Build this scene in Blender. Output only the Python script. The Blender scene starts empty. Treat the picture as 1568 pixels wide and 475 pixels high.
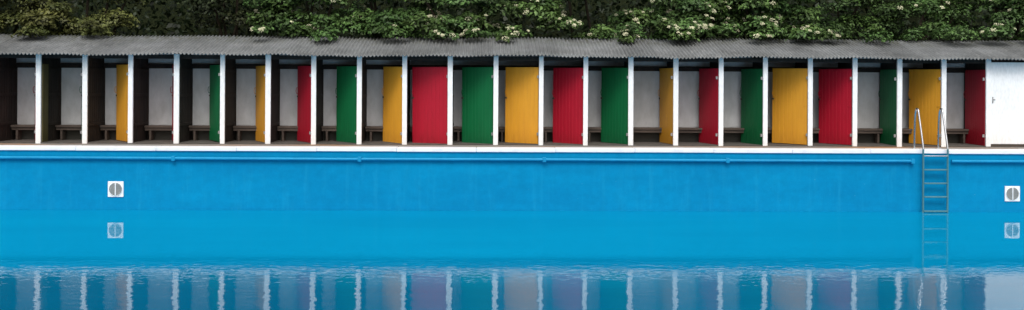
import bpy, math, random
import numpy as np
from mathutils import Matrix, Vector
random.seed(7); rng=np.random.default_rng(7)
scn=bpy.context.scene
scn.view_settings.view_transform='Standard'
try: scn.view_settings.look='None'
except Exception: pass
scn.view_settings.exposure=0
col=scn.collection

# ------------------------------------------------------------ node helpers
def mat_new(name):
    m=bpy.data.materials.new(name); m.use_nodes=True
    nt=m.node_tree; nt.nodes.clear()
    out=nt.nodes.new('ShaderNodeOutputMaterial')
    return m,nt,out
def N(nt,t,**kw):
    n=nt.nodes.new(t)
    for k,v in kw.items(): setattr(n,k,v)
    return n
def noise(nt,vec,scale,detail=4,rough=.55):
    n=N(nt,'ShaderNodeTexNoise'); n.inputs['Scale'].default_value=scale
    n.inputs['Detail'].default_value=detail; n.inputs['Roughness'].default_value=rough
    if vec: nt.links.new(vec,n.inputs['Vector'])
    return n.outputs['Fac']
def mapping(nt,scale=(1,1,1),kind='Object'):
    tc=N(nt,'ShaderNodeTexCoord'); mp=N(nt,'ShaderNodeMapping')
    mp.inputs['Scale'].default_value=scale
    nt.links.new(tc.outputs[kind],mp.inputs['Vector']); return mp.outputs['Vector']
def ramp(nt,fac,stops):
    r=N(nt,'ShaderNodeValToRGB'); e=r.color_ramp.elements
    while len(e)<len(stops): e.new(.5)
    for i,(p,c) in enumerate(stops):
        e[i].position=p; e[i].color=(c,c,c,1) if isinstance(c,(int,float)) else (*c[:3],1)
    nt.links.new(fac,r.inputs['Fac']); return r.outputs['Color']
def mix(nt,fac,a,b,mode='MIX'):
    m=N(nt,'ShaderNodeMix',data_type='RGBA',blend_type=mode)
    for sock,v in ((m.inputs[0],fac),(m.inputs[6],a),(m.inputs[7],b)):
        if isinstance(v,bpy.types.NodeSocket): nt.links.new(v,sock)
        elif isinstance(v,(int,float)): sock.default_value=v
        else: sock.default_value=(*v[:3],1)
    return m.outputs[2]
def math_(nt,op,a,b=None):
    m=N(nt,'ShaderNodeMath',operation=op)
    for i,v in enumerate((a,b)):
        if v is None: continue
        if isinstance(v,bpy.types.NodeSocket): nt.links.new(v,m.inputs[i])
        else: m.inputs[i].default_value=v
    return m.outputs[0]
def bsdf(nt,out,color,rough=.6,spec=.3,metal=0,bump=None,bstr=.3,bdist=.01):
    b=N(nt,'ShaderNodeBsdfPrincipled')
    for s,v in ((b.inputs['Base Color'],color),(b.inputs['Roughness'],rough)):
        if isinstance(v,bpy.types.NodeSocket): nt.links.new(v,s)
        elif isinstance(v,(int,float)): s.default_value=v
        else: s.default_value=(*v[:3],1)
    b.inputs['Specular IOR Level'].default_value=spec
    b.inputs['Metallic'].default_value=metal
    if bump is not None:
        bp=N(nt,'ShaderNodeBump'); bp.inputs['Strength'].default_value=bstr
        bp.inputs['Distance'].default_value=bdist
        nt.links.new(bump,bp.inputs['Height']); nt.links.new(bp.outputs[0],b.inputs['Normal'])
    nt.links.new(b.outputs[0],out.inputs[0]); return b

def weathered(name,base,dark,amount=.5,scale=3,stretch=(1,1,1),rough=.6,spec=.3,bstr=.2,objrand=0.0,metal=0,kind='Object'):
    m,nt,out=mat_new(name)
    v=mapping(nt,stretch,kind)
    f1=noise(nt,v,scale,6,.65); f2=noise(nt,v,scale*9,4,.6)
    r=ramp(nt,f1,[(.35,0.0),(.75,1.0)])
    c=mix(nt,math_(nt,'MULTIPLY',r,amount),base,dark)
    r2=ramp(nt,f2,[(.3,.88),(.7,1.05)])
    c=mix(nt,1.0,c,r2,'MULTIPLY')
    if objrand:
        oi=N(nt,'ShaderNodeObjectInfo')
        k=math_(nt,'ADD',math_(nt,'MULTIPLY',oi.outputs['Random'],objrand),1-objrand/2)
        cc=N(nt,'ShaderNodeCombineColor')
        for i in range(3): nt.links.new(k,cc.inputs[i])
        c=mix(nt,1.0,c,cc.outputs[0],'MULTIPLY')
    bsdf(nt,out,c,rough,spec,metal,f2,bstr,.004)
    return m

def door_paint(name,base,dark):
    m,nt,out=mat_new(name)
    v=mapping(nt,(1,1,.25)); g=mapping(nt,(1,1,1))
    f1=noise(nt,v,7,6,.65); f2=noise(nt,v,60,3,.6)
    sep=N(nt,'ShaderNodeSeparateXYZ'); nt.links.new(g,sep.inputs[0])
    low=N(nt,'ShaderNodeMapRange'); nt.links.new(sep.outputs[2],low.inputs[0])
    low.inputs[1].default_value=0.0; low.inputs[2].default_value=.35; low.inputs[3].default_value=.6; low.inputs[4].default_value=0
    r=ramp(nt,f1,[(.4,0.0),(.8,.6)])
    dirt=math_(nt,'MULTIPLY',low.outputs[0],f1)
    c=mix(nt,math_(nt,'ADD',math_(nt,'MULTIPLY',r,.6),dirt),base,dark)
    oi=N(nt,'ShaderNodeObjectInfo')
    k=math_(nt,'ADD',math_(nt,'MULTIPLY',oi.outputs['Random'],.2),.88)
    cc=N(nt,'ShaderNodeCombineColor')
    for i in range(3): nt.links.new(k,cc.inputs[i])
    c=mix(nt,1.0,c,cc.outputs[0],'MULTIPLY')
    bsdf(nt,out,c,.45,.25,0,f2,.25,.003)
    return m

M={}
M['red']=door_paint('red_paint',(.42,.010,.028),(.24,.010,.016))
M['green']=door_paint('green_paint',(.005,.130,.042),(.008,.075,.028))
M['yellow']=door_paint('yellow_paint',(.72,.335,.03),(.48,.20,.025))
M['white']=weathered('white_paint',(.86,.87,.88),(.62,.61,.57),.35,2.5,(1,1,.4),.5,.3,.15)
M['olive']=weathered('olive_board',(.09,.075,.025),(.04,.035,.02),.6,4)
M['darkwood']=weathered('creosoted_timber',(.022,.018,.016),(.06,.045,.035),.6,4,(1,1,.2),.75,.2,.5)
M['bench']=weathered('bench_wood',(.11,.085,.07),(.045,.035,.03),.7,5,(.3,1,1),.7,.2,.4)
M['steel']=weathered('stainless_steel',(.62,.63,.64),(.4,.4,.4),.4,6,(1,1,1),.22,.5,.05,0,1.0)
M['teal']=weathered('wet_ladder_steel',(.07,.20,.23),(.03,.12,.15),.5,8,(1,1,1),.35,.5,.05)
M['grille']=weathered('grille_grey',(.36,.37,.36),(.2,.2,.19),.5,12,(1,1,1),.6)
M['rust']=weathered('iron_fitting',(.05,.045,.04),(.12,.06,.03),.6,20)
M['latch']=weathered('galvanised_latch',(.30,.30,.30),(.16,.15,.14),.6,20)
M['bark']=weathered('bark',(.07,.055,.04),(.03,.025,.02),.7,6,(1,1,.2),.9,.1,.8)

m,nt,out=mat_new('whitewashed_wall'); g=mapping(nt,(1,1,1)); v=mapping(nt,(1,1,.5))
sep=N(nt,'ShaderNodeSeparateXYZ'); nt.links.new(g,sep.inputs[0])
f1=noise(nt,v,2.2,7,.7); f2=noise(nt,g,30,4)
c=mix(nt,ramp(nt,f1,[(.35,0.0),(.8,.8)]),(.70,.70,.71),(.36,.36,.34))
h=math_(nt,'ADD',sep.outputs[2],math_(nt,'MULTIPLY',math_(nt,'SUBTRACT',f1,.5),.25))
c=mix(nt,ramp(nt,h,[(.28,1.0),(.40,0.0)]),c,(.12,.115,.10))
bsdf(nt,out,c,.85,.15,0,f2,.3,.006); M['backwall']=m

# pool wall paint
m,nt,out=mat_new('blue_pool_paint'); g=mapping(nt,(1,1,1)); v=mapping(nt,(.35,1,1.2)); s=mapping(nt,(3,1,.25))
f1=noise(nt,v,1.1,7,.68); f2=noise(nt,s,2.0,6,.7); f3=noise(nt,g,25,4); f5=noise(nt,g,5,6,.7)
c=mix(nt,ramp(nt,f1,[(.3,0.0),(.72,1.0)]),(.0005,.235,.45),(.0005,.180,.375))
c=mix(nt,ramp(nt,f2,[(.52,0.0),(.8,.45)]),c,(.012,.29,.50))
c=mix(nt,1.0,c,ramp(nt,f5,[(.3,.90),(.7,1.06)]),'MULTIPLY')
sep=N(nt,'ShaderNodeSeparateXYZ'); nt.links.new(g,sep.inputs[0])
hh=math_(nt,'ADD',sep.outputs[2],math_(nt,'MULTIPLY',f2,.05))
mr=N(nt,'ShaderNodeMapRange'); nt.links.new(hh,mr.inputs[0])
mr.inputs[1].default_value=-1.44; mr.inputs[2].default_value=-1.34; mr.inputs[3].default_value=.4; mr.inputs[4].default_value=0
c=mix(nt,mr.outputs[0],c,(.001,.14,.32))
f4=noise(nt,mapping(nt,(1,1,3)),9,3,.5)
c=mix(nt,ramp(nt,f4,[(.72,0.0),(.76,.5)]),c,(.10,.36,.52))
bsdf(nt,out,c,.6,.06,0,f3,.15,.01); M['poolwall']=m
M['pipe']=weathered('blue_pipe_paint',(.002,.26,.50),(.002,.16,.34),.6,3,(.5,1,1),.45,.25)

m,nt,out=mat_new('white_coping_paint'); g=mapping(nt,(1,1,1)); 
f1=noise(nt,g,3,7,.7); f2=noise(nt,g,40,4)
c=mix(nt,ramp(nt,f1,[(.5,0.0),(.8,.5)]),(.78,.79,.82),(.46,.46,.44))
bsdf(nt,out,c,.6,.25,0,f2,.3,.006); M['coping']=m
m,nt,out=mat_new('deck_concrete'); g=mapping(nt,(1,1,1)); v=mapping(nt,(.25,1,1))
f1=noise(nt,v,1.6,7,.7); f2=noise(nt,g,25,5); f3=noise(nt,g,.18,2)
c=mix(nt,f2,(.17,.16,.15),(.28,.27,.25))
k=math_(nt,'MULTIPLY',ramp(nt,f1,[(.45,0.0),(.6,1.0)]),ramp(nt,f3,[(.35,.1),(.6,1.0)]))
c=mix(nt,k,c,(.38,.20,.09))
bsdf(nt,out,c,.85,.2,0,f2,.4,.01); M['deck']=m
M['floor']=weathered('cubicle_floor',(.10,.09,.08),(.05,.045,.04),.7,4,rough=.85)

# roof
m,nt,out=mat_new('corrugated_roof_sheet'); g=mapping(nt,(1,1,1)); v=mapping(nt,(2.0,.4,1))
f1=noise(nt,g,1.2,7,.7); f2=noise(nt,v,6,5,.7); f3=noise(nt,g,45,3)
c=mix(nt,ramp(nt,f1,[(.35,0.0),(.7,1.0)]),(.20,.21,.215),(.11,.115,.115))
c=mix(nt,ramp(nt,f2,[(.5,0.0),(.8,.6)]),c,(.31,.315,.31))
sep=N(nt,'ShaderNodeSeparateXYZ'); nt.links.new(g,sep.inputs[0])
wn=N(nt,'ShaderNodeTexWhiteNoise',noise_dimensions='1D')
nt.links.new(math_(nt,'FLOOR',math_(nt,'MULTIPLY',sep.outputs[0],1.2658)),wn.inputs['W'])
k=math_(nt,'ADD',math_(nt,'MULTIPLY',wn.outputs['Value'],.28),.86)
cc=N(nt,'ShaderNodeCombineColor')
for i in range(3): nt.links.new(k,cc.inputs[i])
c=mix(nt,1.0,c,cc.outputs[0],'MULTIPLY')
ly=N(nt,'ShaderNodeMapRange'); nt.links.new(sep.outputs[1],ly.inputs[0]); ly.inputs[1].default_value=23.6; ly.inputs[2].default_value=24.4
mo=math_(nt,'MULTIPLY',ly.outputs[0],ramp(nt,f2,[(.45,0.0),(.6,.8)]))
c=mix(nt,mo,c,(.05,.055,.03))
bsdf(nt,out,c,.8,.2,0,f3,.4,.006); M['roof']=m

# water
m,nt,out=mat_new('pool_water'); g=mapping(nt,(1,1,1))
sep=N(nt,'ShaderNodeSeparateXYZ'); nt.links.new(g,sep.inputs[0])
v1=mapping(nt,(.9,2.4,1)); v2=mapping(nt,(4,7,1)); v3=mapping(nt,(.12,.5,1))
w1=noise(nt,v1,1.0,2,.5); w2=noise(nt,v2,1.0,2,.5); w3=noise(nt,v3,1.0,3,.5)
yy=math_(nt,'ADD',sep.outputs[1],math_(nt,'MULTIPLY',math_(nt,'SUBTRACT',w3,.5),1.2))
mr=N(nt,'ShaderNodeMapRange',interpolation_type='SMOOTHSTEP'); nt.links.new(yy,mr.inputs[0])
mr.inputs[1].default_value=14.6; mr.inputs[2].default_value=17.0; mr.inputs[3].default_value=1.0; mr.inputs[4].default_value=.12
hsum=math_(nt,'ADD',math_(nt,'MULTIPLY',w1,.0022),math_(nt,'MULTIPLY',w2,.0027))
hgt=math_(nt,'MULTIPLY',hsum,mr.outputs[0])
bp=N(nt,'ShaderNodeBump'); bp.inputs['Strength'].default_value=1; bp.inputs['Distance'].default_value=1.0
nt.links.new(hgt,bp.inputs['Height'])
fr=N(nt,'ShaderNodeFresnel'); fr.inputs['IOR'].default_value=1.32; nt.links.new(bp.outputs[0],fr.inputs['Normal'])
gl=N(nt,'ShaderNodeBsdfGlossy'); gl.inputs['Roughness'].default_value=.005; nt.links.new(bp.outputs[0],gl.inputs['Normal'])
df=N(nt,'ShaderNodeBsdfDiffuse')
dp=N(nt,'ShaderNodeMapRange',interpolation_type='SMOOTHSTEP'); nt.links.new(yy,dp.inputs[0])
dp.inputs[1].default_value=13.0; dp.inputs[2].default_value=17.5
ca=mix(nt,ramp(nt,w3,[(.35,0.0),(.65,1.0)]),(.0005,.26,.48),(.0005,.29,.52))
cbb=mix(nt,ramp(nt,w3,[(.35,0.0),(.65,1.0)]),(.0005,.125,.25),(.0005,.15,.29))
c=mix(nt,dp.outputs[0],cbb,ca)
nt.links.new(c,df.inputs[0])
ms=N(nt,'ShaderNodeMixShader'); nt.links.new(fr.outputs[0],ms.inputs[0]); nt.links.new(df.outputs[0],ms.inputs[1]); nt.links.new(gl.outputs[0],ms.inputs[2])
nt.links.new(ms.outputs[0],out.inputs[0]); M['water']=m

def grassmat(name,a,b):
    m,nt,out=mat_new(name); g=mapping(nt,(1,1,1))
    f1=noise(nt,g,.6,6); f2=noise(nt,g,18,5)
    c=mix(nt,f1,a,b); c=mix(nt,1.0,c,ramp(nt,f2,[(.3,.6),(.7,1.2)]),'MULTIPLY')
    bsdf(nt,out,c,.95,.05,0,f2,.8,.04); return m
M['grass']=grassmat('grass_ground',(.045,.075,.02),(.075,.07,.035))
M['bank']=grassmat('undergrowth',(.012,.02,.008),(.02,.022,.01))

def leaf_mat(name,rough=.5):
    m,nt,out=mat_new(name)
    at=N(nt,'ShaderNodeAttribute'); at.attribute_name='tint'
    b=N(nt,'ShaderNodeBsdfPrincipled'); nt.links.new(at.outputs['Color'],b.inputs['Base Color'])
    b.inputs['Roughness'].default_value=rough; b.inputs['Specular IOR Level'].default_value=.25
    t=N(nt,'ShaderNodeBsdfTranslucent'); nt.links.new(at.outputs['Color'],t.inputs[0])
    ms=N(nt,'ShaderNodeMixShader'); ms.inputs[0].default_value=.2
    nt.links.new(b.outputs[0],ms.inputs[1]); nt.links.new(t.outputs[0],ms.inputs[2]); nt.links.new(ms.outputs[0],out.inputs[0])
    return m
M['leaf']=leaf_mat('leaves'); M['flower']=leaf_mat('elder_blossom',.8)

# ------------------------------------------------------------ mesh helpers
def empty(name,loc=(0,0,0)):
    e=bpy.data.objects.new(name,None); e.location=loc; e.empty_display_size=.3; col.objects.link(e); return e
def link(name,me,mat,parent=None,smooth=False):
    o=bpy.data.objects.new(name,me); col.objects.link(o)
    if mat: me.materials.append(mat)
    if parent: o.parent=parent
    if smooth:
        me.polygons.foreach_set('use_smooth',[True]*len(me.polygons))
    return o
def boxes(name,bl,mat,parent=None,bevel=0):
    vs=[];fs=[]
    for (x0,x1,y0,y1,z0,z1) in bl:
        b=len(vs)
        vs+=[(x0,y0,z0),(x1,y0,z0),(x1,y1,z0),(x0,y1,z0),(x0,y0,z1),(x1,y0,z1),(x1,y1,z1),(x0,y1,z1)]
        fs+=[tuple(b+i for i in q) for q in ((0,3,2,1),(4,5,6,7),(0,1,5,4),(1,2,6,5),(2,3,7,6),(3,0,4,7))]
    me=bpy.data.meshes.new(name); me.from_pydata(vs,[],fs); me.update()
    o=link(name,me,mat,parent)
    if bevel:
        md=o.modifiers.new('bevel','BEVEL'); md.width=bevel; md.segments=2
    return o
def tube(name,pts,r,mat,parent=None,smoothpath=False):
    cu=bpy.data.curves.new(name,'CURVE'); cu.dimensions='3D'; cu.bevel_depth=r; cu.bevel_resolution=4; cu.use_fill_caps=True
    if smoothpath:
        sp=cu.splines.new('NURBS'); sp.points.add(len(pts)-1); sp.use_endpoint_u=True; sp.order_u=3; sp.resolution_u=6
    else:
        sp=cu.splines.new('POLY'); sp.points.add(len(pts)-1)
    for i,p in enumerate(pts): sp.points[i].co=(*p,1)
    t=bpy.data.objects.new('tmp',cu); col.objects.link(t)
    dg=bpy.context.evaluated_depsgraph_get(); me=bpy.data.meshes.new_from_object(t.evaluated_get(dg))
    bpy.data.objects.remove(t); me.materials.clear(); me.name=name
    return link(name,me,mat,parent,True)

# ------------------------------------------------------------ layout constants
SP=1.072; X0=-10.638
YF=23.0; YB=24.12; YW=22.0; ZW=-1.42
def px(i): return X0+SP*i
I0,I1=-7,27
XL,XR=px(I0)-.1,px(I1)+.1

o_=600; xa,xb,ya,yb=-27,27,.9,22.0
gx0,gx1,gy0,gy1=-28.5,28.5,-2.5,24.6
vs=[(-o_,-o_,-.01),(o_,-o_,-.01),(o_,o_,-.01),(-o_,o_,-.01),(xa-.2,ya-.2,-.01),(xb+.2,ya-.2,-.01),(xb+.2,yb+.2,-.01),(xa-.2,yb+.2,-.01)]
me=bpy.data.meshes.new('ground'); me.from_pydata(vs,[],[(0,1,5,4),(1,2,6,5),(2,3,7,6),(3,0,4,7)]); link('ground',me,M['grass'])
c0=.35
vs=[(gx0,gy0,-.004),(gx1,gy0,-.004),(gx1,gy1,-.004),(gx0,gy1,-.004),(xa-c0,ya-c0,-.004),(xb+c0,ya-c0,-.004),(xb+c0,yb+c0,-.004),(xa-c0,yb+c0,-.004)]
me=bpy.data.meshes.new('pool_deck'); me.from_pydata(vs,[],[(0,1,5,4),(1,2,6,5),(2,3,7,6),(3,0,4,7)]); link('pool_deck_paving',me,M['deck'])
cop=[];x=xa-.35
while x<xb+.35:
    L=1.8; j=random.uniform(-.003,.003)
    cop.append((x+.002,min(x+L,xb+.35)-.002,yb-.035+j,yb+.36,-.09+j,.0+j)); x+=L
x=xa-.35
while x<xb+.35:
    cop.append((x+.002,min(x+1.8,xb+.35)-.002,ya-.36,ya+.035,-.09,.0)); x+=1.8
cop.append((xa-.35,xa+.035,ya+.04,yb-.04,-.09,0)); cop.append((xb-.035,xb+.35,ya+.04,yb-.04,-.09,0))
boxes('pool_coping',cop,M['coping'],None,.012)
zt,zb=-.085,-3.0
vs=[(xa,ya,zt),(xb,ya,zt),(xb,yb,zt),(xa,yb,zt),(xa,ya,zb),(xb,ya,zb),(xb,yb,zb),(xa,yb,zb)]
fs=[(0,1,5,4),(1,2,6,5),(2,3,7,6),(3,0,4,7),(4,5,6,7)]
me=bpy.data.meshes.new('swimming_pool_basin'); me.from_pydata(vs,[],fs); link('swimming_pool_basin',me,M['poolwall'])
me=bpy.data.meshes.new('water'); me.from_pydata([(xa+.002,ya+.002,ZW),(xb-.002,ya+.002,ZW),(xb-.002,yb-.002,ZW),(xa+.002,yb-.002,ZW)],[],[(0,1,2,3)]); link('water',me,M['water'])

pp=empty('poolside_pipe')
zp=-.258
tube('pipe_run',[(xa+.3,21.945,zp),(-9,21.945,zp+.006),(-4,21.945,zp-.003),(1,21.945,zp+.004),(6,21.945,zp-.002),(9.62,21.945,zp)],.036,M['pipe'],pp)
tube('pipe_run_end',[(10.5,21.945,zp),(xb-.3,21.945,zp)],.036,M['pipe'],pp)
for k in range(-6,7):
    X=1.19+4.17*k
    if abs(X-10)<.5: continue
    boxes('bracket_%d'%(k+7),[(X-.04,X+.04,21.90,21.998,zp-.055,zp+.055)],M['pipe'],pp,.008)
boxes('end_bracket',[(9.56,9.64,21.90,21.998,zp-.055,zp+.055)],M['pipe'],pp,.008)

def vent(X,Z):
    e=empty('pool_wall_vent',(X,22.0,Z)); s=.175
    boxes('frame_plate',[(-s,s,-.02,0,-s,s)],M['white'],e,.006)
    n=40; vs=[(math.cos(2*math.pi*i/n)*.145,-.024,math.sin(2*math.pi*i/n)*.145) for i in range(n)]
    vs+=[(a,-.018,b) for a,_,b in vs]
    fs=[tuple(range(n))]+[(i,(i+1)%n,n+(i+1)%n,n+i) for i in range(n)]
    me=bpy.data.meshes.new('grille_disc'); me.from_pydata(vs,[],fs); link('grille_disc',me,M['grille'],e)
    bl=[]
    for k in range(-6,7):
        z=k*.02; w=math.sqrt(max(0,.138**2-z*z))
        if w>.03: bl.append((-w,w,-.034,-.0245,z-.004,z+.004))
    boxes('slats',bl,M['grille'],e)
    boxes('centre_bar',[(-.011,.011,-.040,-.0245,-.145,.145)],M['white'],e,.003)
    rim=[(math.cos(2*math.pi*i/n)*.15,-.024,math.sin(2*math.pi*i/n)*.15) for i in range(n+1)]
    tube('rim',rim,.007,M['white'],e)
vent(-8.45,-.957); vent(11.93,-1.0)

ld=empty('pool_ladder')
for k,X in enumerate((9.81,10.37)):
    yb_=21.86
    p=[(X,yb_,-2.4),(X,yb_,-1.2),(X,yb_,-.1),(X,yb_,.02),(X,yb_+.02,.12),(X,yb_+.24,.80),(X,yb_+.28,.92),(X,yb_+.37,.94),(X,yb_+.43,.82),(X,yb_+.46,.5),(X,yb_+.47,0.0)]
    tube('handrail_%d'%(k+1),p[3:],.021,M['steel'],ld,True)
    tube('stile_%d'%(k+1),p[:4],.021,M['teal'],ld)
    boxes('foot_plate_%d'%(k+1),[(X-.05,X+.05,yb_+.42,yb_+.52,.0045,.016)],M['steel'],ld,.004)
for k,z in enumerate((-.133,-.443,-.752,-1.06,-1.385,-1.7,-2.0)):
    boxes('rung_%d'%(k+1),[(9.82,10.36,21.82,21.895,z-.018,z+.014)],M['teal'] if k else M['steel'],ld,.008)

# ------------------------------------------------------------ changing cabins
cb=empty('changing_cabin_block')
boxes('back_wall',[(XL,XR,YB,YB+.1,0,1.78)],M['backwall'],cb)
boxes('back_wall_upper',[(XL,XR,YB+.003,YB+.1,1.90,2.42)],M['backwall'],cb)
boxes('back_rail',[(XL,XR,YB-.05,YB+.098,1.782,1.898)],M['darkwood'],cb,.006)
boxes('cubicle_floor',[(XL,XR,YF-.02,YB-.002,.0005,.022)],M['floor'],cb,.004)
boxes('front_beam',[(XL,XR,YF+.075,YF+.15,2.0,2.10)],M['darkwood'],cb,.006)
boxes('side_wall_a',[(XL-.08,XL-.002,YF,YB+.1,0,2.15)],M['white'],cb); boxes('side_wall_b',[(XR+.002,XR+.08,YF,YB+.1,0,2.15)],M['white'],cb)
def door(i,phi,paint,mat,w=.925,h=1.82,z0=.03):
    nb=9; bw=w/nb; t=.022
    prof=[]
    for b in range(nb):
        a=-w+b*bw
        prof+=[(a,.005 if b else .0),(a+.005,0),(a+bw-.005,0)]
    prof+=[(0,0),(0,t),(-w,t)]
    n=len(prof)
    vs=[(x,y,0) for x,y in prof]+[(x,y,h+random.uniform(-.0015,.0015)) for x,y in prof]
    fs=[tuple(range(n))]+[tuple(range(2*n-1,n-1,-1))]+[(k,n+k,n+(k+1)%n,(k+1)%n) for k in range(n)]
    me=bpy.data.meshes.new('door'); me.from_pydata(vs,[],fs)
    o=link('door_%s_%d'%(paint,i+10),me,mat,cb)
    o.location=(px(i)-.062,YF+.03,z0+random.uniform(-.01,.01)); o.rotation_euler=(0,math.radians(random.uniform(-.4,.4)),math.radians(-phi))
    bat=[(-w+.05,-.05,t+.001,t+.028,z,z+.1) for z in (.16,.86,1.56)]
    boxes('door_ledges',bat,mat,o,.004)
    hz=1.22
    tube('pull_handle',[(-w+.05,-.001,hz-.07),(-w+.03,-.035,hz-.07),(-w+.02,-.045,hz),(-w+.03,-.035,hz+.07),(-w+.05,-.001,hz+.07)],.007,mat,o)
    boxes('latch',[(-w-.012,-w+.05,-.012,-.001,hz-.16,hz-.12)],M['rust'],o,.003)
    boxes('hinges',[(-.10,.012,-.006,-.0005,z,z+.03) for z in (.22,.9,1.58)],mat,o,.002)
    boxes('hinge_pins',[(.0,.022,-.055,-.008,z-.02,z+.05) for z in (.22,1.58)],M['latch'],o,.004)
    return o
phis=[62.5,65.5,52,68.5,58.5,61.7,58,50,54,22,36.5,33.5,43,53,80,74,72,46,55.5,89,65,89]
seq=['red','green','yellow']
for i in range(I0,I1+1):
    X=px(i); jt=random.uniform(-.008,.008); wj=random.uniform(-.005,.005)
    o=boxes('front_post_%d'%(i+10),[(X-.058+jt-wj,X+.058+jt+wj,YF-.03,YF+.022,.0,2.11)],M['white'],cb,.006)
    o.rotation_euler=(0,random.uniform(-.0015,.0015),0)
    bl=[]; y=YF+.025; 
    while y<YB-.06:
        bl.append((X-.014,X+.014,y+.002,y+.115,.024,2.12+.1*(y-YF))); y+=.12
    bl.append((X-.045,X+.045,YF+.0225,YF+.072,.023,2.11))
    bl.append((X-.03,X+.03,YB-.06,YB-.002,.023,1.78))
    bl+= [(X+.015,X+.04,YF+.08,YB-.065,z,z+.07) for z in (.4,1.1,1.7)]
    boxes('partition_%d'%(i+10),bl,M['darkwood'],cb,.003)
    if (i<22 or i>24) and i>I0:
        a0,a1=X-SP+.045,X-.045; sl_=random.uniform(-.015,.015)
        boxes('bench_%d'%(i+10),[(a0,a1,YB-.36+sl_,YB-.22,.335,.385),(a0,a1,YB-.21,YB-.065,.335,.383),
             (a0,a1,YB-.33,YB-.29,.265,.333),
             (a0+.10,a0+.15,YB-.32,YB-.1,.024,.264),(a1-.15,a1-.10,YB-.32,YB-.1,.024,.264)],M['bench'],cb,.005)
    if i>I0:
        if 0<=i<len(phis): ph=phis[i]
        elif i in(22,23,24): ph=None
        else: ph=random.choice((30,50,62,88))
        if ph is not None: door(i,ph,seq[i%3],M[seq[i%3]])
boxes('painted_board',[(px(0)+.062,px(0)+.082,YF+.02,YF+.30,.03,1.86)],M['olive'],cb,.003)
for i in (22,23,24):
    X=px(i)
    boxes('closed_door_%d'%i,[(X-SP+.066,X-.066,YF-.012,YF+.02,.07,2.03)],M['white'],cb,.005)
    boxes('closed_door_kick_%d'%i,[(X-SP+.06,X-.06,YF-.004,YF+.02,.003,.062)],M['rust'],cb)
    boxes('closed_door_latch_%d'%i,[(X-SP+.10,X-SP+.12,YF-.03,YF-.013,1.05,1.2),(X-SP+.12,X-SP+.17,YF-.03,YF-.013,1.12,1.145)],M['latch'],cb,.004)
# roof corrugated
wl=.088; per=8; n=int((XR-XL+.5)/wl*per); rows=14
xs=XL-.25+np.arange(n+1)*wl/per; ys=np.linspace(22.70,24.52,rows)
ph=xs/wl*2*np.pi
low=.012*np.sin(xs*.9+1)+.010*np.sin(xs*2.3)+.006*np.sin(xs*5.1+2)
sheet=np.floor(xs/.79); shz=rng.uniform(-.007,.007,400)[(sheet.astype(int)+200)%400]
V=[]
for r,yv in enumerate(ys):
    zz=2.105+.275*(yv-22.70)+.021*np.sin(ph)+low*(1-.5*r/rows)+shz
    V.append(np.stack([xs,np.full_like(xs,yv)+(shz*5 if r==0 else 0),zz],1))
V=np.concatenate(V); nn=n+1
F=[(r*nn+k,r*nn+k+1,(r+1)*nn+k+1,(r+1)*nn+k) for r in range(rows-1) for k in range(n)]
me=bpy.data.meshes.new('roof'); me.from_pydata(V.tolist(),[],F); o=link('corrugated_roof',me,M['roof'],cb,True)
md=o.modifiers.new('s','SOLIDIFY'); md.thickness=.008; md.offset=-1

# ------------------------------------------------------------ foliage
def leafmesh(name,C,Nn,L,W,tint,mat,parent):
    n=len(C)
    t=rng.normal(size=(n,3)); t-= (t*Nn).sum(1,keepdims=True)*Nn; t/=np.linalg.norm(t,axis=1,keepdims=True)+1e-9
    b=np.cross(Nn,t)
    L=L[:,None]; W=W[:,None]
    droop=-Nn*L*.12
    P=np.stack([C-t*L*.5+droop, C+b*W*.5-t*L*.05, C+t*L*.5+droop, C-b*W*.5-t*L*.05],1).reshape(-1,3)
    me=bpy.data.meshes.new(name); me.vertices.add(4*n); me.vertices.foreach_set('co',P.astype(np.float32).ravel())
    me.loops.add(4*n); me.loops.foreach_set('vertex_index',np.arange(4*n,dtype=np.int32))
    me.polygons.add(n); me.polygons.foreach_set('loop_start',np.arange(0,4*n,4,dtype=np.int32)); me.polygons.foreach_set('loop_total',np.full(n,4,dtype=np.int32))
    me.update(calc_edges=True)
    a=me.color_attributes.new('tint','FLOAT_COLOR','POINT')
    cc=np.repeat(np.concatenate([tint,np.ones((n,1))],1),4,axis=0).astype(np.float32); a.data.foreach_set('color',cc.ravel())
    return link(name,me,mat,parent)
def roofz(y): return 2.105+.275*(y-22.7)
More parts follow.
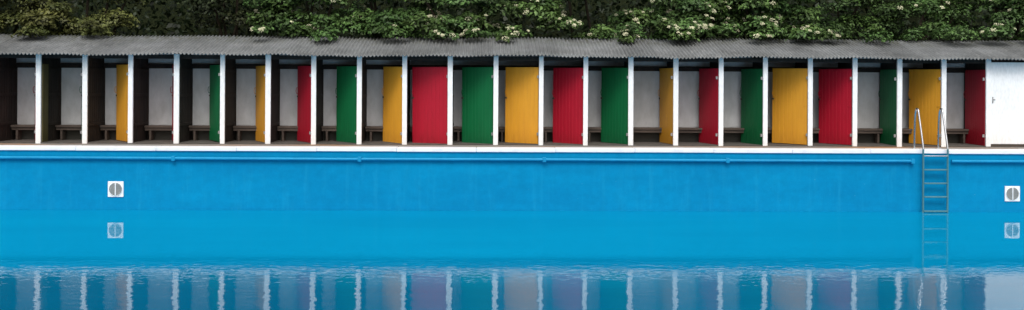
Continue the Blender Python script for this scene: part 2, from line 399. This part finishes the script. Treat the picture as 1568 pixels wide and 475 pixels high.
def bush(name,cx,cy,cz,rx,ry,rz,ncl,npl,tint,flowers=0,leaf=.105,clr=(.24,.50),over=7):
    e=empty(name,(cx,cy,0))
    d=rng.normal(size=(ncl,3)); d/=np.linalg.norm(d,axis=1,keepdims=True); d[:,1]=-np.abs(d[:,1])
    rad=rng.uniform(.45,1.0,ncl)**.5
    cc=d*rad[:,None]*np.array([rx,ry,rz])+np.array([0,0,cz])
    wy=cc[:,1]+cy; cc[:,2]=np.where(wy<24.9,np.maximum(cc[:,2],roofz(wy)+.35),np.maximum(cc[:,2],1.9))
    if over:
        ox=rng.uniform(-.95,.95,over)*rx; oy=rng.uniform(23.85,24.6,over)-cy
        oz=roofz(oy+cy)+rng.uniform(.08,.4,over)
        cc=np.concatenate([cc,np.stack([ox,oy,oz],1)])
    Cs=[];Ns=[];Ts=[];Fl=[];Fn=[]
    for k in range(len(cc)):
        r=rng.uniform(*clr) if k<ncl else rng.uniform(.18,.34)
        n=int(npl*(r/.4)**2)
        v=rng.normal(size=(n,3)); v/=np.linalg.norm(v,axis=1,keepdims=True)
        v[:,2]=np.where(v[:,2]<-.3,-v[:,2],v[:,2]); 
        ph=rng.uniform(0,6,3)
        lump=1+.3*np.sin(4*v[:,0]+ph[0])*np.sin(4*v[:,2]+ph[1])+.15*np.sin(9*v[:,0]+ph[2])
        q=rng.uniform(.3,1.08,n)**.5
        rr=r*lump*q
        Cs.append(cc[k]+v*rr[:,None]*np.array([1.25,1,.72]))
        nn_=v*.7+np.array([0,-.25,.6])+rng.normal(size=(n,3))*.34; nn_/=np.linalg.norm(nn_,axis=1,keepdims=True); Ns.append(nn_)
        ct=rng.uniform(.6,1.35); age=rng.uniform(0,1)
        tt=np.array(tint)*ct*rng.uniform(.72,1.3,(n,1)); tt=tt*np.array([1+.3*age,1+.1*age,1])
        # shade inside each clump painted into the tint: leaves darken towards its centre
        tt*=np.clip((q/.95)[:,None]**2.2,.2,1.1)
        Ts.append(tt)
        if flowers and rng.random()<flowers:
            for _ in range(rng.integers(1,6)):
                fv=rng.normal(size=3); fv[1]=-abs(fv[1])-.3; fv[2]=abs(fv[2])*.8; fv/=np.linalg.norm(fv)
                Fl.append(cc[k]+fv*r*1.12*np.array([1.25,1,.75])); q2=fv*.5+np.array([0,-.4,.85]); Fn.append(q2/np.linalg.norm(q2))
    C=np.concatenate(Cs);Nn=np.concatenate(Ns);T=np.concatenate(Ts)
    wy=C[:,1]+cy; keep=~((wy<24.62)&(C[:,2]<roofz(wy)+.05))&(wy>23.3)
    C,Nn,T=C[keep],Nn[keep],T[keep]; n=len(C)
    L=rng.uniform(.6,1.35,n)*leaf
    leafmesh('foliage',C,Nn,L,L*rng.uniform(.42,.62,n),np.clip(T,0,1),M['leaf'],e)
    for s in range(5):
        a=rng.uniform(-.5,.5); tip=cc[rng.integers(ncl)]
        tube('stem_%d'%(s+1),[(a*.5,.3,-.02),(a*.8,.3,.9),(a+tip[0]*.3,.3,1.9),(tip[0]*.75,max(tip[1]*.6,24.8-cy),tip[2]*.75+.4),tuple(tip)],.035,M['bark'],e,True)
    if Fl:
        FC=[];FN=[];FT=[]
        for p,q in zip(Fl,Fn):
            wy=p[1]+cy
            if wy<24.6 and p[2]<roofz(wy)+.08: continue
            R=rng.uniform(.035,.085); m_=36
            u=rng.normal(size=3); u-=u.dot(q)*q; u/=np.linalg.norm(u); w=np.cross(q,u)
            a=rng.uniform(0,2*np.pi,m_); rr=R*np.sqrt(rng.uniform(0,1,m_))
            FC.append(p+np.outer(np.cos(a)*rr,u)+np.outer(np.sin(a)*rr,w)+np.outer(.02-rr*rr/R*.35,q)+rng.normal(size=(m_,3))*.004)
            nq=q+rng.normal(size=(m_,3))*.25; FN.append(nq/np.linalg.norm(nq,axis=1,keepdims=True))
            FT.append(np.array([.74,.73,.50])*rng.uniform(.7,1.05,(m_,1)))
        if FC:
            FC=np.concatenate(FC);FN=np.concatenate(FN);FT=np.concatenate(FT); s=rng.uniform(.018,.032,len(FC))
            leafmesh('blossom_umbels',FC,FN,s,s*.9,FT,M['flower'],e)
G1=(.080,.098,.028); G2=(.058,.120,.032); G3=(.076,.150,.043); GD=(.035,.052,.02)
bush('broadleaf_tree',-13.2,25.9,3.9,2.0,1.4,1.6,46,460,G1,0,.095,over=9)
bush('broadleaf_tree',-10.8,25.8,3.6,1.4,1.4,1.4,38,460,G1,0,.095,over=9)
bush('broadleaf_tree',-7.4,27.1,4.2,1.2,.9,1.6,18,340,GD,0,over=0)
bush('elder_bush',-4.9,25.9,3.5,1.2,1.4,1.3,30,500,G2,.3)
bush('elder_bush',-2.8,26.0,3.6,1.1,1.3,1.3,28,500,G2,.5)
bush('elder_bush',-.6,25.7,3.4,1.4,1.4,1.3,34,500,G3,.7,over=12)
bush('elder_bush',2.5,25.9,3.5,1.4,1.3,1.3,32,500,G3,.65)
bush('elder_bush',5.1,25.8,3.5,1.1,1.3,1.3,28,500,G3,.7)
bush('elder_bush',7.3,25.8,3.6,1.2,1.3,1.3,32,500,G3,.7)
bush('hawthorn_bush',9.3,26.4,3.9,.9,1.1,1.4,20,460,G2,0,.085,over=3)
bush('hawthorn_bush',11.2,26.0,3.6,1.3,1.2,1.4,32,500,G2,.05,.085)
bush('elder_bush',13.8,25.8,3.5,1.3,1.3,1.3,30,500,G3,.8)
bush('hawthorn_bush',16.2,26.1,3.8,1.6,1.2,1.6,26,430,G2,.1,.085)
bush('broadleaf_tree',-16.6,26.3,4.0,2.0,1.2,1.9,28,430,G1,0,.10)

n=48000
C=np.stack([rng.uniform(-24,24,n),rng.uniform(27.6,29.6,n),rng.uniform(.1,7.4,n)],1)
C[:,1]+=.5*np.sin(C[:,0]*1.3)*np.cos(C[:,2]*1.7)
top=6.4+.7*np.sin(C[:,0]*.7)+.5*np.sin(C[:,0]*1.9+1); C=C[C[:,2]<top]; n=len(C)
Nn=rng.normal(size=(n,3))+np.array([0,-.4,.7]); Nn/=np.linalg.norm(Nn,axis=1,keepdims=True)
L=rng.uniform(.14,.28,n); T=np.array([.016,.027,.011])*rng.uniform(.5,1.5,(n,1))
leafmesh('woodland_foliage',C,Nn,L,L*.55,T,M['leaf'],None)
xs=np.linspace(-60,60,61); prof=[(28.5,-.02),(30.5,1.2),(31.5,4.0),(33.0,5.6),(40,6.2),(70,6.4),(90,-.02)]
V=[(x_,y_+.3*math.sin(x_*.4),z_*(1+.06*math.sin(x_*.9+y_)) if abs(x_)<58 else -.02) for y_,z_ in prof for x_ in xs]
F=[(r*61+k,r*61+k+1,(r+1)*61+k+1,(r+1)*61+k) for r in range(len(prof)-1) for k in range(60)]
me=bpy.data.meshes.new('bank'); me.from_pydata(V,[],F); link('wooded_bank_terrain',me,M['bank'],None,True)

# ------------------------------------------------------------ light
w=bpy.data.worlds.new('World'); scn.world=w; w.use_nodes=True; nt=w.node_tree; nt.nodes.clear()
out=nt.nodes.new('ShaderNodeOutputWorld'); bg=nt.nodes.new('ShaderNodeBackground'); sk=nt.nodes.new('ShaderNodeTexSky')
sk.sky_type='NISHITA'; sk.sun_disc=False; sk.sun_elevation=math.radians(52); sk.sun_rotation=math.radians(170); sk.dust_density=6; sk.air_density=1.2
hs=nt.nodes.new('ShaderNodeHueSaturation'); hs.inputs['Saturation'].default_value=.4
nt.links.new(sk.outputs[0],hs.inputs['Color']); nt.links.new(hs.outputs[0],bg.inputs[0]); bg.inputs[1].default_value=.15
nt.links.new(bg.outputs[0],out.inputs[0])
sl=bpy.data.lights.new('sun','SUN'); sl.energy=1.5; sl.angle=math.radians(20); sl.color=(1,.97,.92)
so=bpy.data.objects.new('sun',sl); so.rotation_euler=(math.radians(38),0,math.radians(-10)); col.objects.link(so)

cam=bpy.data.cameras.new('camera'); co=bpy.data.objects.new('camera',cam); col.objects.link(co)
cam.lens=34.1; cam.sensor_width=36; cam.shift_y=-.0756; cam.clip_end=2000
co.matrix_world=Matrix.Translation((0,0,1.6))@Matrix.Rotation(math.radians(-1.17),4,'Z')@Matrix.Rotation(math.radians(90),4,'X')@Matrix.Rotation(math.radians(.31),4,'Z')
scn.camera=co
